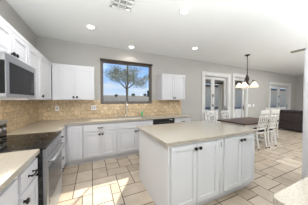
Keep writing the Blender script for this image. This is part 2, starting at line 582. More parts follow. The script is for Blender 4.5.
# ------------------------------------------------------------------ outside the windows
bm = NB()
box(bm, -30, 60, 0.16, 60, -0.3, -0.12)
tag(link('ground', bm, M['ground']), kind='structure')
bm = NB()
box(bm, 4.4, 13.0, 0.16, 2.8, -0.12, -0.02)
tag(link('patio_slab', bm, M['slab']), kind='structure')
bm = NB()
box(bm, 4.4, 66.0, 2.801, 13.9, -0.12, -0.03)
tag(link('pool_deck', bm, M['slab']), kind='structure')
bm = NB()
box(bm, 4.4, 13.0, 0.165, 2.6, 2.72, 2.95)
tag(link('patio_ceiling', bm, M['stucco']), kind='structure')
bm = NB()
box(bm, 4.4, 13.0, 2.4, 2.6, 2.40, 2.72)
tag(link('patio_beam', bm, M['beam']), kind='structure')
for k, px in enumerate((4.6, 8.9, 12.8)):
    bm = NB()
    box(bm, px - 0.2, px + 0.2, 2.3, 2.7, -0.02, 0.12, 0.01)
    box(bm, px - 0.15, px + 0.15, 2.35, 2.65, 0.12, 2.40, 0.01)
    o = link('patio_column', bm, M['stucco'])
    tag(o, kind='structure')
bm = NB()
rows = []
for j, (yy, zz) in enumerate(((12.0, -0.125), (14.5, 0.1), (17.0, 0.6), (21.0, 1.4), (27.0, 2.15), (33.0, 2.62), (40.0, 2.7), (60.0, 2.0))):
    rows.append([bm.verts.new((-30 + i * 3.0, yy, zz + (0.04 * math.sin(i * 1.7 + j) if j else 0))) for i in range(19)])
for p, q in zip(rows, rows[1:]):
    for i in range(18):
        bm.faces.new((p[i], p[i + 1], q[i + 1], q[i]))
tag(link('hill', bm, M['ground'], None, True), kind='structure')
hs = thing('neighbour_house', 'long beige stucco house with dark flat roof seen through the patio doors', 'house', (37.0, 16.5, -0.12))
bm = NB()
box(bm, -19.0, 30.0, -2.0, 6.0, 0, 3.9)
link('wall', bm, M['stucco2'], hs)
bm = NB()
box(bm, -19.4, 30.4, -2.4, 6.4, 3.9, 4.25, 0.03)
link('roof', bm, M['beam'], hs)

def foliage_cloud(bm, blobs, n, size):
    for (c, r) in blobs:
        for _ in range(n):
            u = Vector((random.gauss(0, 1), random.gauss(0, 1), random.gauss(0, 1))).normalized() * (random.random() ** 0.5)
            p = Vector(c) + Vector((u.x * r[0], u.y * r[1], u.z * r[2]))
            a = Vector((random.gauss(0, 1), random.gauss(0, 1), random.gauss(0, 1))).normalized()
            b = a.cross(Vector((random.gauss(0, 1), random.gauss(0, 1), random.gauss(0, 1)))).normalized()
            s = size * random.uniform(0.6, 1.3)
            vs = [bm.verts.new(p + a * s), bm.verts.new(p + b * s * 0.5), bm.verts.new(p - a * s), bm.verts.new(p - b * s * 0.5)]
            bm.faces.new(vs)

def desert_tree(loc, h, spread, label, nleaf=170):
    t = thing('desert_tree', label, 'tree', loc)
    bm = NB()
    tube(bm, [(0, 0, 0), (0.05, 0, h * 0.28), (-0.02, 0.02, h * 0.55)], [0.075, 0.058, 0.05], 10)
    link('trunk', bm, M['bark'], t, True)
    fork = Vector((0.0, 0.02, h * 0.53))
    blobs = []
    for k in range(8):
        an = 2 * PI * k / 8 + random.uniform(-0.3, 0.3)
        rr = spread * random.uniform(0.55, 0.95)
        end = Vector((math.cos(an) * rr, math.sin(an) * rr, h * random.uniform(0.60, 0.86)))
        mid = fork.lerp(end, 0.5) + Vector((random.uniform(-.15, .15), random.uniform(-.15, .15), random.uniform(0.0, 0.25)))
        bm = NB()
        tube(bm, [fork, mid, end], [0.028, 0.018, 0.008], 7)
        for q in range(4):
            e2 = end + Vector((random.uniform(-.6, .6), random.uniform(-.6, .6), random.uniform(-0.35, 0.4)))
            tube(bm, [mid.lerp(end, 0.2 + q * 0.2), e2], [0.010, 0.004], 5)
            blobs.append((e2, (0.42, 0.42, 0.30)))
        link('branch', bm, M['bark'], t, True)
        blobs.append((end, (0.5, 0.5, 0.3)))
    for _ in range(6):
        blobs.append((Vector((random.uniform(-.5, .5) * spread, random.uniform(-.5, .5) * spread, h * random.uniform(0.66, 0.92))), (0.5, 0.5, 0.3)))
    bm = NB()
    foliage_cloud(bm, blobs, nleaf, 0.036)
    tag(link('foliage', bm, M['leaf'], t), kind='stuff')
    return t

random.seed(SEED)
desert_tree((3.46, 6.2, -0.12), 4.3, 1.65, 'spreading olive green desert tree with forked trunk beyond the kitchen window', 190)

def bush(loc, r, label):
    t = thing('desert_bush', label, 'bush', loc, group='bushes on the rise outside')
    bm = NB()
    for k in range(6):
        an = 2 * PI * k / 6
        tube(bm, [(0, 0, 0), (math.cos(an) * r * 0.5, math.sin(an) * r * 0.5, r * 1.3)], [0.05, 0.02], 5)
    link('stem', bm, M['bark'], t)
    bm = NB()
    foliage_cloud(bm, [((0, 0, r * 1.35), (r, r, r * 0.75)), ((r * .5, 0, r * 1.1), (r * .7, r * .7, r * .5)), ((-r * .5, 0, r * 1.1), (r * .7, r * .7, r * .5))], 300, 0.06)
    tag(link('foliage', bm, M['bush'], t), kind='stuff')
bush((5.9, 26.0, 2.0), 0.30, 'dark green bush on the rise outside, left of the tree trunk')
bush((10.2, 28.0, 2.15), 0.42, 'dark green bush on the rise outside, just right of the tree trunk')
bush((13.2, 28.0, 2.15), 0.42, 'dark green bush on the rise outside, at right edge of the kitchen window')

# ------------------------------------------------------------------ backsplash
bm = NB()
box(bm, 0.012, 3.85, -0.012, -0.0005, 0.9145, WIN[2] - 0.0005)
box(bm, 0.012, WIN[0] - 0.001, -0.012, -0.0005, WIN[2] - 0.0005, 1.3715)
box(bm, WIN[1] + 0.014, 3.85, -0.012, -0.0005, WIN[2] - 0.0005, 1.3715)
tag(link('backsplash', bm, M['splash']), 'tan travertine tile backsplash below the kitchen window', 'backsplash')
bm = NB()
box(bm, 0.0005, 0.012, -3.4, -0.0005, 0.9145, 1.3715)
tag(link('backsplash', bm, M['splash']), 'tan travertine tile backsplash behind the range on left wall', 'backsplash')

# ------------------------------------------------------------------ cabinets
def knob_mesh(bm, x, z, y=0.0):
    m = Matrix.Translation((x, y, z)) @ Matrix.Rotation(PI / 2, 4, 'X')
    lathe(bm, [(0.0, 0), (0.010, 0), (0.009, 0.014), (0.021, 0.019), (0.022, 0.028), (0.015, 0.034), (0, 0.035)], 12, m)

def pull_mesh(bm, x, z, y=0.0, w=0.085):
    for s in (-1, 1):
        tube(bm, [(x + s * w / 2, y, z), (x + s * w / 2, y - 0.026, z)], 0.006, 8)
        lathe(bm, [(0, 0), (0.011, 0), (0.009, 0.006), (0, 0.006)], 10, Matrix.Translation((x + s * w / 2, y, z)) @ Matrix.Rotation(PI / 2, 4, 'X'))
    tube(bm, [(x - w / 2 - 0.012, y - 0.026, z + 0.002), (x - w / 4, y - 0.031, z - 0.004), (x + w / 4, y - 0.031, z - 0.004), (x + w / 2 + 0.012, y - 0.026, z + 0.002)], 0.008, 8)

def door_mesh(bm, x0, x1, z0, z1, y=0.0, t=0.02, fr=0.055, raised=True):
    """panelled cabinet door: its back lies at y, its front at y - t"""
    fr = min(fr, (x1 - x0) * 0.3, (z1 - z0) * 0.3)
    box(bm, x0, x0 + fr, y - t, y, z0, z1, 0.003)
    box(bm, x1 - fr, x1, y - t, y, z0, z1, 0.003)
    box(bm, x0 + fr, x1 - fr, y - t, y, z0, z0 + fr, 0.003)
    box(bm, x0 + fr, x1 - fr, y - t, y, z1 - fr, z1, 0.003)
    box(bm, x0 + fr, x1 - fr, y - t + 0.009, y, z0 + fr, z1 - fr)
    if raised and x1 - x0 - 2 * fr > 0.07 and z1 - z0 - 2 * fr > 0.07:
        box(bm, x0 + fr + 0.022, x1 - fr - 0.022, y - t + 0.005, y - t + 0.0095, z0 + fr + 0.022, z1 - fr - 0.022, 0.004)

def cabinet(name, label, loc, rz, w, d, z0, z1, doors=(), drawers=(), toe=True, crown=False, m=None, group=None, gaps=True, dz=0):
    """local x runs along the front, y goes into the wall, the face frame lies at y = 0"""
    m = m or M['cab']
    t = thing(name, label, 'cabinet', loc, rz, group)
    bm = NB()
    b = z0 + (0.10 if toe else 0)
    box(bm, 0, w, 0, d, b, z1, 0.002)
    link('carcass', bm, m, t)
    if toe:
        bm = NB()
        box(bm, 0.0, w, 0.06, d, z0, b - 0.0005)
        link('toe_kick', bm, m, t)
    if crown:
        bm = NB()
        box(bm, -0.0, w, -0.022, 0.02, z1 - 0.035, z1 + 0.012, 0.006)
        link('crown', bm, m, t)
    for (x0, x1, a, c, kn) in doors:
        bm = NB()
        door_mesh(bm, x0, x1, a, c, raised=m is not M['isl'])
        dr = link('door', bm, m, t)
        if kn:
            kx = x0 + 0.03 if 'l' in kn else x1 - 0.03
            kz = c - 0.045 if 't' in kn else a + 0.05
            bm = NB()
            knob_mesh(bm, kx, kz, -0.02)
            tag(link('knob', bm, M['knob'], dr, True), 'black metal knob')
    for (x0, x1, a, c, kn) in drawers:
        bm = NB()
        box(bm, x0, x1, -0.02, -0.0005, a, c, 0.005)
        dr = link('drawer_front', bm, m, t)
        if kn:
            bm = NB()
            pull_mesh(bm, (x0 + x1) / 2, (a + c) / 2, -0.02)
            tag(link('handle', bm, M['knob'], dr, True), 'black metal pull handle')
    return t

ZB = 0.874
FB = -0.59          # face frame of the back run
HP = PI / 2
def back(name, label, xa, xb, doors, drawers, toe=True):
    return cabinet(name, label, (xa, FB, 0), 0, xb - xa, -FB - 0.001, 0, ZB,
                   [(a - xa, b - xa, c, d, k) for a, b, c, d, k in doors], [(a - xa, b - xa, c, d, k) for a, b, c, d, k in drawers], toe)
back('base_cabinet', 'white base cabinet with a plain blank door in the kitchen corner', 0.592, 0.915, [(0.64, 0.905, 0.14, 0.83, '')], [])
back('base_cabinet', 'white base cabinet with one wide drawer above two doors left of the sink', 0.917, 1.600,
     [(0.93, 1.268, 0.14, 0.665, 'rt'), (1.274, 1.585, 0.14, 0.665, 'lt')], [(0.93, 1.585, 0.695, 0.835, 1)])
back('base_cabinet', 'white sink base cabinet with two doors under the kitchen window', 1.602, 2.545,
     [(1.635, 2.093, 0.14, 0.665, 'rt'), (2.099, 2.53, 0.14, 0.665, 'lt')], [(1.635, 2.53, 0.695, 0.835, 0)])
back('base_cabinet', 'white end base cabinet with one drawer, right of the dishwasher', 3.19, 3.765,
     [(3.215, 3.475, 0.14, 0.665, 'rt'), (3.48, 3.745, 0.14, 0.665, 'lt')], [(3.215, 3.745, 0.695, 0.835, 1)])

FL = 0.605
cabinet('base_cabinet', 'white stack of four drawers on left wall between range and corner', (FL, -1.440, 0), HP, 0.82, FL - 0.001, 0, ZB, [],
        [(0.03, 0.50, 0.70, 0.835, 1), (0.03, 0.50, 0.51, 0.69, 1), (0.03, 0.50, 0.32, 0.50, 1), (0.03, 0.50, 0.135, 0.31, 1)])
cabinet('base_cabinet', 'white base cabinet with drawers over doors in the near left foreground', (FL, -3.38, 0), HP, 1.158, FL - 0.001, 0, ZB,
        [(0.04, 0.36, 0.14, 0.665, 'rt'), (0.38, 0.77, 0.14, 0.665, 'lt'), (0.82, 1.148, 0.14, 0.665, 'lt')],
        [(0.04, 0.77, 0.695, 0.835, 1), (0.82, 1.148, 0.695, 0.835, 1)])

# upper cabinets
ZU, ZT = 1.372, 2.135
UD = 0.31
cabinet('wall_cabinet', 'short white wall cabinet with two doors directly above the microwave', (UD, -2.235, 0), HP, 0.765, UD - 0.001, 1.795, ZT,
        [(0.02, 0.352, 1.803, 2.10, 'rb'), (0.360, 0.748, 1.803, 2.10, 'lb')], toe=False, crown=True)
cabinet('wall_cabinet', 'narrow white wall cabinet just right of the microwave', (UD, -1.468, 0), HP, 0.458, UD - 0.001, ZU, ZT,
        [(0.006, 0.454, ZU + 0.015, 2.10, '')], toe=False, crown=True)
cabinet('wall_cabinet', 'white wall cabinet on left wall tucked into the kitchen corner', (UD, -1.008, 0), HP, 1.006, UD - 0.001, ZU, ZT,
        [(0.004, 0.655, ZU + 0.015, 2.10, 'lb')], toe=False, crown=True)
cabinet('wall_cabinet', 'white double-door wall cabinet left of the kitchen window', (UD + 0.024, -UD, 0), 0, 0.818, UD - 0.001, ZU, ZT,
        [(0.13, 0.423, ZU + 0.015, 2.10, 'rb'), (0.432, 0.80, ZU + 0.015, 2.10, 'lb')], toe=False, crown=True)
cabinet('wall_cabinet', 'white double-door wall cabinet right of the kitchen window', (2.945, -UD, 0), 0, 0.835, UD - 0.001, ZU, ZT,
        [(0.02, 0.415, ZU + 0.015, 2.10, 'rb'), (0.421, 0.815, ZU + 0.015, 2.10, 'lb')], toe=False, crown=True)

# ------------------------------------------------------------------ worktops and sink
bm = NB()
E0, E1 = 0.875, 0.914
SK = (1.68, 2.38, -0.52, -0.12)
def top(bm, x0, x1, y0, y1):
    box(bm, x0, x1, y0, y1, E0, E1)
xs = [0.001, 0.64, SK[0], SK[1], 3.79]
panels(bm, 0.001, 3.79, E0, E1, -0.64, -0.0005, [(SK[0], SK[1], SK[2], SK[3])], axis='Z')
box(bm, 0.001, 0.64, -1.447, -0.6405, E0, E1)
bmesh.ops.remove_doubles(bm, verts=bm.verts, dist=0.0006)
for fc in bm.faces:
    fc.normal_update()
tag(link('worktop', bm, M['granite']), 'L-shaped beige granite worktop running under the kitchen window', 'worktop')
bm = NB()
box(bm, 0.001, 0.64, -3.40, -2.224, E0, E1, 0.004)
tag(link('worktop', bm, M['granite']), 'beige granite worktop at near left beside the range', 'worktop')

snk = thing('sink', 'stainless steel sink set into the worktop under the window', 'sink', ((SK[0] + SK[1]) / 2, (SK[2] + SK[3]) / 2, 0.72))
sx, sy = (SK[1] - SK[0]) / 2 - 0.002, (SK[3] - SK[2]) / 2 - 0.002
bm = NB()
box(bm, -sx, sx, -sy, sy, 0.0, 0.01)
box(bm, -sx, sx, -sy, -sy + 0.01, 0.01, 0.15)
box(bm, -sx, sx, sy - 0.01, sy, 0.01, 0.15)
box(bm, -sx, -sx + 0.01, -sy + 0.01, sy - 0.01, 0.01, 0.15)
box(bm, sx - 0.01, sx, -sy + 0.01, sy - 0.01, 0.01, 0.15)
link('basin', bm, M['steel'], snk)
bm = NB()
lathe(bm, [(0, 0.011), (0.045, 0.011), (0.04, 0.014), (0, 0.012)], 16)
link('drain', bm, M['chrome'], snk)

fc = thing('faucet', 'tall brushed nickel faucet behind the sink', 'faucet', (1.935, -0.085, E1 + 0.0005))
bm = NB()
lathe(bm, [(0, 0), (0.032, 0), (0.03, 0.012), (0.020, 0.03), (0.018, 0.10), (0, 0.10)], 16)
link('base', bm, M['chrome'], fc, True)
bm = NB()
pts = [(0, 0, 0.09), (0, 0, 0.30)] + [(0, -0.10 + 0.10 * math.cos(a), 0.30 + 0.10 * math.sin(a)) for a in [PI * k / 8 for k in range(1, 9)]] + [(0, -0.20, 0.24)]
tube(bm, pts, 0.012, 10)
lathe(bm, [(0, 0), (0.016, 0), (0.018, 0.05), (0.012, 0.06)], 12, Matrix.Translation((0, -0.20, 0.19)))
link('spout', bm, M['chrome'], fc, True)
bm = NB()
tube(bm, [(0.015, 0, 0.07), (0.05, 0, 0.085), (0.095, 0, 0.13)], [0.009, 0.007, 0.006], 8)
link('lever', bm, M['chrome'], fc, True)
sd = thing('soap_dispenser', 'small nickel pump dispenser left of the faucet', 'soap dispenser', (1.72, -0.075, E1 + 0.0005))
bm = NB()
lathe(bm, [(0, 0), (0.022, 0), (0.02, 0.01), (0.012, 0.02), (0.010, 0.08), (0.014, 0.085), (0.014, 0.10), (0, 0.10)], 12)
link('base', bm, M['chrome'], sd, True)
bm = NB()
tube(bm, [(0, 0, 0.095), (0, -0.05, 0.10), (0, -0.07, 0.085)], 0.006, 8)
link('spout', bm, M['chrome'], sd, True)

bt = thing('soap_bottle', 'green dish soap bottle on the worktop right of the faucet', 'bottle', (2.42, -0.085, E1 + 0.0005))
bm = NB()
lathe(bm, [(0, 0), (0.034, 0), (0.037, 0.01), (0.036, 0.09), (0.026, 0.125), (0.013, 0.14), (0.013, 0.15), (0, 0.15)], 16)
link('body', bm, M['green'], bt, True)
bm = NB()
lathe(bm, [(0, 0.1505), (0.015, 0.1505), (0.015, 0.165), (0.006, 0.17), (0.005, 0.185), (0, 0.185)], 12)
tag(link('cap', bm, M['plate'], bt, True), 'white cap')

# ------------------------------------------------------------------ dishwasher
dw = thing('dishwasher', 'black built-in dishwasher between the white base cabinets', 'dishwasher', (2.549, FB - 0.005, 0))
w = 0.637
bm = NB()
box(bm, 0, w, 0, 0.57, 0.10, ZB - 0.002)
link('body', bm, M['black'], dw)
bm = NB()
box(bm, 0.004, w - 0.004, -0.025, -0.0005, 0.11, 0.74, 0.004)
link('door', bm, M['black'], dw)
bm = NB()
box(bm, 0.004, w - 0.004, -0.030, -0.0005, 0.745, 0.866, 0.005)
cp = link('control_panel', bm, M['black'], dw)
bm = NB()
box(bm, 0.16, w - 0.16, -0.036, -0.0305, 0.77, 0.785, 0.002)
link('handle', bm, M['slot'], cp)
bm = NB()
for k in range(4):
    box(bm, 0.47 + k * 0.025, 0.485 + k * 0.025, -0.0325, -0.0302, 0.83, 0.842)
tag(link('button', bm, M['plate'], cp), 'row of small pale buttons')
bm = NB()
box(bm, 0, w, 0.05, 0.57, 0.0, 0.0995)
link('toe_kick', bm, M['black'], dw)

# ------------------------------------------------------------------ range
rg = thing('range', 'freestanding stainless and black electric range on left wall', 'range', (0.02, -1.835, 0))
hw = 0.378
bm = NB()
box(bm, 0.0, 0.635, -hw, hw, 0.03, 0.895, 0.003)
link('body', bm, M['black'], rg)
bm = NB()
box(bm, 0.0, 0.662, -hw, hw, 0.896, 0.917, 0.004)
ck = link('cooktop', bm, M['cooktop'], rg)
for (bx, by, br) in ((0.20, -0.18, 0.085), (0.20, 0.18, 0.10), (0.46, -0.18, 0.11), (0.46, 0.18, 0.085)):
    bm = NB()
    lathe(bm, [(br - 0.006, 0.9172), (br, 0.9172), (br, 0.9178), (br - 0.006, 0.9178)], 28, Matrix.Translation((bx, by, 0)))
    tag(link('burner_ring', bm, M['ring'], ck), 'thin grey burner outline')
bm = NB()
box(bm, 0.6355, 0.659, -hw + 0.003, hw - 0.003, 0.80, 0.893, 0.004)
link('front_rail', bm, M['steel'], rg)
bm = NB()
box(bm, 0.6355, 0.667, -hw + 0.004, hw - 0.004, 0.235, 0.795, 0.006)
dr = link('oven_door', bm, M['steel'], rg)
bm = NB()
box(bm, 0.6675, 0.6695, -hw + 0.07, hw - 0.07, 0.31, 0.69, 0.0005)
tag(link('oven_window', bm, M['oven_glass'], dr), 'grey glass oven window')
bm = NB()
for s in (-1, 1):
    tube(bm, [(0.667, s * 0.32, 0.755), (0.712, s * 0.32, 0.765)], 0.010, 8)
tube(bm, [(0.712, -0.35, 0.765), (0.717, -0.18, 0.765), (0.717, 0.18, 0.765), (0.712, 0.35, 0.765)], 0.014, 12)
link('handle', bm, M['steel'], dr, True)
bm = NB()
box(bm, 0.6355, 0.665, -hw + 0.004, hw - 0.004, 0.06, 0.228, 0.006)
link('storage_drawer', bm, M['steel'], rg)
bm = NB()
box(bm, 0.0, 0.075, -hw, hw, 0.9175, 1.075, 0.01)
bg = link('backguard', bm, M['black'], rg)
bm = NB()
box(bm, -0.002, 0.09, -hw - 0.001, hw + 0.001, 1.0755, 1.125, 0.012)
link('backguard_cap', bm, M['steel'], bg)
for k in (-0.30, -0.21, 0.21, 0.30):
    bm = NB()
    lathe(bm, [(0, 0), (0.024, 0), (0.022, 0.02), (0, 0.022)], 14, Matrix.Translation((0.0755, k, 1.01)) @ Matrix.Rotation(PI / 2, 4, 'Y'))
    link('knob', bm, M['steel'], bg, True)
for a in (0.05, 0.57):
    for s in (-1, 1):
        bm = NB()
        lathe(bm, [(0, 0), (0.02, 0), (0.02, 0.029), (0, 0.029)], 10, Matrix.Translation((a, s * 0.33, 0)))
        link('foot', bm, M['black'], rg)

# ------------------------------------------------------------------ microwave
mw = thing('microwave', 'over-the-range microwave with dark glass door and stainless trim', 'microwave', (0.001, -1.838, 1.40))
hw = 0.362
bm = NB()
box(bm, 0.0, 0.355, -hw, hw, 0.012, 0.393, 0.003)
link('body', bm, M['black'], mw)
bm = NB()
box(bm, 0.3555, 0.40, -hw, hw, 0.325, 0.393, 0.004)
link('vent_strip', bm, M['steel'], mw)
bm = NB()
box(bm, 0.3555, 0.40, -hw, hw, 0.0, 0.03, 0.003)
link('bottom_trim', bm, M['steel'], mw)
bm = NB()
box(bm, 0.3555, 0.395, -hw, hw - 0.16, 0.031, 0.324, 0.003)
dr = link('door', bm, M['mw_glass'], mw)
bm = NB()
box(bm, 0.3955, 0.402, -hw + 0.002, -hw + 0.06, 0.031, 0.324, 0.002)
link('door_edge', bm, M['steel'], dr)
bm = NB()
box(bm, 0.3555, 0.395, hw - 0.159, hw - 0.043, 0.031, 0.324, 0.003)
cp = link('control_panel', bm, M['mw_glass'], mw)
bm = NB()
for r in range(5):
    for c in range(3):
        box(bm, 0.3952, 0.3962, hw - 0.145 + c * 0.028, hw - 0.126 + c * 0.028, 0.06 + r * 0.035, 0.082 + r * 0.035)
tag(link('keypad', bm, M['black'], cp), 'grid of black keys')
bm = NB()
box(bm, 0.3555, 0.397, hw - 0.042, hw, 0.031, 0.324, 0.003)
link('side_trim', bm, M['steel'], mw)
l = bpy.data.objects.new('cooktop_lamp', bpy.data.lights.new('cooktop_lamp', 'AREA'))
COL.objects.link(l)
l.parent = mw
l.location = (0.2, 0, -0.004)
l.data.shape = 'RECTANGLE'
l.data.size, l.data.size_y = 0.15, 0.5
l.data.energy = 3.0
l.data.color = (1, 0.9, 0.75)

# ------------------------------------------------------------------ island
IX0, IX1, IY0, IY1 = 1.838, 3.395, -2.555, -1.575
cabinet('island_cabinet', 'white two-door island cabinet nearest the range', (IX0, IY0, 0), 0, 0.795, 0.978, 0, ZB,
        [(0.03, 0.388, 0.135, 0.845, 'rt'), (0.396, 0.75, 0.135, 0.845, 'lt')], m=M['isl'])
cabinet('island_cabinet', 'white two-door island cabinet nearest the dining table', (IX0 + 0.797, IY0, 0), 0, 0.76, 0.978, 0, ZB,
        [(0.075, 0.42, 0.135, 0.845, 'rt'), (0.428, 0.735, 0.135, 0.845, 'lt')], m=M['isl'])
bm = NB()
box(bm, 1.803, 3.434, -2.587, -1.537, E0, E1, 0.004)
tag(link('worktop', bm, M['granite']), 'large rectangular beige granite top of the kitchen island', 'worktop')

def plate(name, label, cat, loc, rz, n=1, switch=False, m='plate'):
    t = thing(name, label, cat, loc, rz)
    w = 0.07 + 0.046 * (n - 1)
    bm = NB()
    box(bm, -w / 2, w / 2, -0.006, 0, -0.058, 0.058, 0.002)
    link('cover_plate', bm, M[m], t)
    for k in range(n):
        cx = (k - (n - 1) / 2) * 0.046
        bm = NB()
        if switch:
            box(bm, cx - 0.016, cx + 0.016, -0.010, -0.0062, -0.033, 0.033, 0.002)
            link('rocker', bm, M['plate'], t)
        else:
            box(bm, cx - 0.012, cx + 0.012, -0.0072, -0.0061, -0.034, 0.034, 0.0004)
            tag(link('receptacle', bm, M['vent'], t), 'grey double receptacle')
    return t
plate('wall_outlet', 'white outlet on tile backsplash near the kitchen corner', 'outlet', (0.36, -0.0125, 1.175), 0)
plate('wall_outlet', 'white outlet on tile backsplash just left of the window', 'outlet', (1.14, -0.0125, 1.175), 0, 2)
plate('wall_outlet', 'small outlet on the white stile of the island front', 'outlet', (2.655, IY0 - 0.0005, 0.78), 0, 1, False, 'isl')
plate('light_switch', 'wide white light switch plate on grey wall, right of the single patio door', 'switch', (7.56, -0.0005, 1.12), 0, 5, True)
plate('light_switch', 'small white light switch plate farther from the single patio door', 'switch', (7.9, -0.0005, 1.12), 0, 2, True)

# ------------------------------------------------------------------ near right counter and tall cabinet
cabinet('base_cabinet', 'white base cabinet under the near right granite counter', (3.90, -3.51, 0), PI, 1.98, 0.59, 0, ZB,
        [(0.04, 0.66, 0.14, 0.83, 'rt'), (0.68, 1.30, 0.14, 0.83, 'lt'), (1.32, 1.94, 0.14, 0.83, 'lt')])
bm = NB()
prism(bm, [(1.855, -4.12), (3.905, -4.12), (3.905, -3.48), (1.885, -3.48), (1.862, -3.492), (1.855, -3.515)], E0, E1, 0.004)
tag(link('worktop', bm, M['granite']), 'corner of pale granite worktop in the near right foreground', 'worktop')
cabinet('pantry_cabinet', 'tall white pantry cabinet at right edge beyond the near worktop', (4.75, -2.93, 0), PI, 0.82, 0.62, 0, 2.12,
        [(0.02, 0.405, 0.14, 2.08, 'rb'), (0.412, 0.80, 0.14, 2.08, 'lb')])

# ------------------------------------------------------------------ ceiling fittings
def downlight(x, y, label, power=7):
    t = thing('recessed_light', label, 'ceiling light', (x, y, H), group=None)
    bm = NB()
    lathe(bm, [(0.062, -0.0005), (0.088, -0.0005), (0.086, -0.006), (0.066, -0.010), (0.062, -0.004), (0.062, -0.0005)], 28)
    link('trim_ring', bm, M['ventwhite'], t, True)
    bm = NB()
    lathe(bm, [(0, -0.0065), (0.045, -0.0065), (0.061, -0.005), (0.061, -0.0008), (0, -0.0008)], 24)
    link('lens', bm, M['lens'], t)
    l = bpy.data.objects.new('bulb', bpy.data.lights.new('bulb', 'SPOT'))
    COL.objects.link(l)
    l.parent = t
    l.location = (0, 0, -0.03)
    l.data.energy = power
    l.data.spot_size = math.radians(150)
    l.data.spot_blend = 0.6
    l.data.shadow_soft_size = 0.06
    l.data.color = (1, 0.95, 0.86)
downlight(2.43, -2.05, 'recessed ceiling light nearest the camera, above the island')
downlight(2.06, -0.27, 'recessed ceiling light directly above the kitchen window')
downlight(1.085, -0.92, 'recessed ceiling light above the floor between range and sink')
downlight(3.65, -0.90, 'recessed ceiling light above the wall cabinet right of the window')

vt = thing('ceiling_vent', 'square white ceiling air vent with grey louvres above the island', 'vent', (1.51, -1.85, H))
bm = NB()
S = 0.15
for k in range(4):
    c = -S + k * 0.1
    ww = 0.014 if k in (0, 3) else 0.008
    box(bm, c - ww, c + ww, -S - 0.014, S + 0.014, -0.014, -0.0005)
    box(bm, -S - 0.014, S + 0.014, c - ww, c + ww, -0.014, -0.0005)
link('frame', bm, M['ventwhite'], vt)
bm = NB()
for i in range(3):
    for j in range(3):
        cx, cy = -0.1 + i * 0.1, -0.1 + j * 0.1
        for q in range(4):
            o_ = -0.03 + q * 0.02
            if (i + j) % 2:
                bar(bm, (cx - 0.04, cy + o_, -0.006), (cx + 0.04, cy + o_, -0.006), 0.014, 0.003, Vector((0, 0.6, 0.8)))
            else:
                bar(bm, (cx + o_, cy - 0.04, -0.006), (cx + o_, cy + 0.04, -0.006), 0.014, 0.003, Vector((0.6, 0, 0.8)))
link('louvre', bm, M['vent'], vt)

rgv = thing('ceiling_register', 'narrow ceiling air register with painted greenish reflection at right above the sofa end', 'vent', (6.42, -2.02, H))
bm = NB()
box(bm, -0.06, 0.06, -0.17, 0.17, -0.03, -0.0005, 0.003)
link('frame', bm, M['vent'], rgv)
bm = NB()
for k in range(9):
    box(bm, -0.045, 0.045, -0.14 + k * 0.033, -0.12 + k * 0.033, -0.038, -0.0305)
link('louvre', bm, M['register'], rgv)

# ------------------------------------------------------------------ dining set
TX0, TX1, TY0, TY1 = 4.78, 6.46, -1.58, -0.66
tb = thing('dining_table', 'dark brown wooden dining table behind the island', 'table', ((TX0 + TX1) / 2, (TY0 + TY1) / 2, 0))
hx, hy = (TX1 - TX0) / 2, (TY1 - TY0) / 2
bm = NB()
box(bm, -hx, hx, -hy, hy, 0.70, 0.735, 0.006)
link('tabletop', bm, M['tablewood'], tb)
bm = NB()
a, b = hx - 0.09, hy - 0.09
for s in (-1, 1):
    box(bm, -a, a, s * b - 0.012, s * b + 0.012, 0.61, 0.6995)
    box(bm, s * a - 0.012, s * a + 0.012, -b, b, 0.61, 0.6995)
link('apron', bm, M['chairwhite'], tb)
for sx in (-1, 1):
    for sy in (-1, 1):
        bm = NB()
        lathe(bm, [(0, 0), (0.03, 0), (0.035, 0.03), (0.028, 0.08), (0.042, 0.30), (0.045, 0.48), (0.03, 0.53), (0.048, 0.56), (0.048, 0.6995), (0, 0.6995)], 14,
              Matrix.Translation((sx * (a - 0.06), sy * (b - 0.06), 0)))
        link('leg', bm, M['chairwhite'], tb, True)

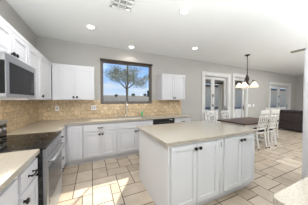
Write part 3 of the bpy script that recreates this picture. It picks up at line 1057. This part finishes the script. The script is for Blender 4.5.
def make_chair(label, loc, rz):
    """chair faces local +y; the back stands at -y"""
    t = thing('dining_chair', label, 'chair', loc, rz, 'dining chairs')
    w, d = 0.21, 0.20
    bm = NB()
    box(bm, -w, w, -d, d, 0.425, 0.455, 0.008)
    link('seat', bm, M['chairwhite'], t)
    bm = NB()
    box(bm, -w + 0.01, w - 0.01, -d + 0.03, d - 0.005, 0.4555, 0.495, 0.014)
    tag(link('seat_pad', bm, M['seatpad'], t), 'dark seat cushion')
    for s in (-1, 1):
        bm = NB()
        bar(bm, (s * (w - 0.02), d - 0.025, 0.03), (s * (w - 0.025), d - 0.03, 0.4245), 0.038, 0.038)
        lg = link('leg', bm, M['chairwhite'], t)
        bm = NB()
        lathe(bm, [(0, 0), (0.02, 0), (0.02, 0.029), (0, 0.029)], 8, Matrix.Translation((s * (w - 0.02), d - 0.025, 0)))
        tag(link('foot', bm, M['darkbronze'], lg), 'dark foot cap')
        bm = NB()
        tube(bm, [(s * (w - 0.02), -d - 0.05, 0.03), (s * (w - 0.02), -d + 0.0, 0.40), (s * (w - 0.018), -d - 0.01, 0.52), (s * (w - 0.015), -d - 0.10, 1.05)], [0.020, 0.022, 0.020, 0.016], 8)
        lg = link('leg', bm, M['chairwhite'], t)
        bm = NB()
        lathe(bm, [(0, 0), (0.021, 0), (0.021, 0.029), (0, 0.029)], 8, Matrix.Translation((s * (w - 0.02), -d - 0.05, 0)))
        tag(link('foot', bm, M['darkbronze'], lg), 'dark foot cap')
        bm = NB()
        bar(bm, (s * (w - 0.02), d - 0.03, 0.20), (s * (w - 0.02), -d - 0.02, 0.20), 0.018, 0.025, Vector((1, 0, 0)))
        link('stretcher', bm, M['chairwhite'], t)
    yb = lambda z: -d - 0.01 - 0.08 * (z - 0.52) / 0.47
    bm = NB()
    bar(bm, (-w - 0.005, yb(1.035), 1.035), (w + 0.005, yb(1.035), 1.035), 0.095, 0.026, Vector((0, 1, 0.15)))
    link('top_rail', bm, M['chairwhite'], t)
    bm = NB()
    bar(bm, (-w + 0.02, yb(0.92), 0.92), (w - 0.02, yb(0.92), 0.92), 0.04, 0.018, Vector((0, 1, 0.15)))
    link('back_rail', bm, M['chairwhite'], t)
    bm = NB()
    bar(bm, (-w + 0.02, yb(0.56), 0.56), (w - 0.02, yb(0.56), 0.56), 0.04, 0.018, Vector((0, 1, 0.15)))
    link('back_rail', bm, M['chairwhite'], t)
    for s in (-1, 0, 1):
        bm = NB()
        bar(bm, (s * 0.075, yb(0.575), 0.575), (s * 0.105, yb(0.91), 0.91), 0.034, 0.014, Vector((0, 1, 0)))
        link('slat', bm, M['chairwhite'], t)
    return t
ch = make_chair('white dining chair with dark seat pad, closest to the island corner', (5.42, -1.40, 0), 0)
dup(ch, (5.90, -1.41, 0), 0.03, 'white dining chair on near side of table, second from the island')
dup(ch, (6.76, -1.12, 0), PI / 2, 'white dining chair at the sofa end of the dining table')
f1 = dup(ch, (5.02, -0.50, 0), PI, 'white dining chair on far side of table, in front of the first patio door')
f2 = dup(ch, (5.72, -0.50, 0), PI, 'white dining chair on far side of table, nearest the single patio door')
f1.scale = f2.scale = (1, 1, 0.9)

# ------------------------------------------------------------------ chandelier
cd = thing('chandelier', 'dark bronze five-light chandelier with frosted glass shades over the dining table', 'chandelier', (5.52, -1.15, H))
bm = NB()
lathe(bm, [(0, -0.0005), (0.075, -0.0005), (0.07, -0.015), (0.03, -0.035), (0.012, -0.05), (0, -0.05)], 20)
link('canopy', bm, M['darkbronze'], cd, True)
bm = NB()
tube(bm, [(0, 0, -0.045), (0, 0, -0.67)], 0.011, 8)
for k in range(5):
    lathe(bm, [(0, 0.012), (0.018, 0), (0, -0.012)], 10, Matrix.Translation((0, 0, -0.12 - k * 0.11)))
link('rod', bm, M['darkbronze'], cd, True)
bm = NB()
lathe(bm, [(0, -0.6), (0.02, -0.61), (0.05, -0.71), (0.06, -0.77), (0.035, -0.83), (0.045, -0.91), (0.02, -0.97), (0.028, -1), (0, -1.035)], 18)
link('hub', bm, M['darkbronze'], cd, True)
for k in range(5):
    an = 2 * PI * k / 5 - 0.43
    c, s = math.cos(an), math.sin(an)
    bm = NB()
    tube(bm, [(c * r, s * r, z) for r, z in ((0.04, -0.89), (0.09, -0.93), (0.14, -0.89), (0.175, -0.82), (0.20, -0.81), (0.215, -0.84))], 0.010, 8)
    lathe(bm, [(0, 0), (0.022, -0.005), (0.026, -0.035), (0, -0.035)], 12, Matrix.Translation((c * 0.215, s * 0.215, -0.825)))
    arm = link('arm', bm, M['darkbronze'], cd, True)
    bm = NB()
    lathe(bm, [(0.022, -0.86), (0.036, -0.875), (0.070, -0.925), (0.098, -0.975), (0.110, -1.015), (0.106, -1.015), (0.094, -0.975), (0.066, -0.93), (0.032, -0.882), (0.02, -0.865), (0.022, -0.86)], 22,
          Matrix.Translation((c * 0.215, s * 0.215, 0)))
    tag(link('lamp_shade', bm, M['shade'], arm, True), 'frosted cream glass shade')

# ------------------------------------------------------------------ sofa (its back turned to the kitchen)
sf = thing('sofa', 'dark brown leather sofa with its back to the kitchen, far right', 'sofa', (9.0, -1.45, 0), 0)
L = 1.08
def soft(bm, x0, x1, y0, y1, z0, z1, b):
    vs = box(bm, x0, x1, y0, y1, z0, z1)
    es = list(set(e for v in vs for e in v.link_edges))
    bmesh.ops.bevel(bm, geom=es, offset=b, segments=4, profile=0.5, affect='EDGES')
bm = NB()
soft(bm, 0.0, 0.95, -L, L, 0.06, 0.40, 0.03)
link('base', bm, M['leather'], sf, True)
bm = NB()
soft(bm, -0.02, 0.24, -L, L, 0.4005, 0.80, 0.06)
link('backrest', bm, M['leather'], sf, True)
for k in range(3):
    a = -L + 0.2 + k * (2 * L - 0.4) / 3
    b = a + (2 * L - 0.4) / 3 - 0.01
    bm = NB()
    soft(bm, 0.25, 0.94, a, b, 0.405, 0.53, 0.05)
    link('seat_cushion', bm, M['leather'], sf, True)
    bm = NB()
    soft(bm, 0.0, 0.30, -L + 0.02 + k * (2 * L - 0.04) / 3, -L + 0.01 + (k + 1) * (2 * L - 0.04) / 3, 0.79, 0.93, 0.06)
    link('back_cushion', bm, M['leather'], sf, True)
for s in (-1, 1):
    bm = NB()
    soft(bm, 0.26, 0.98, s * L - 0.1, s * L + 0.1, 0.405, 0.66, 0.06)
    link('armrest', bm, M['leather'], sf, True)
    for xx in (0.06, 0.88):
        bm = NB()
        lathe(bm, [(0, 0), (0.025, 0), (0.035, 0.06), (0, 0.06)], 10, Matrix.Translation((xx, s * (L - 0.1), 0)))
        link('leg', bm, M['black'], sf)
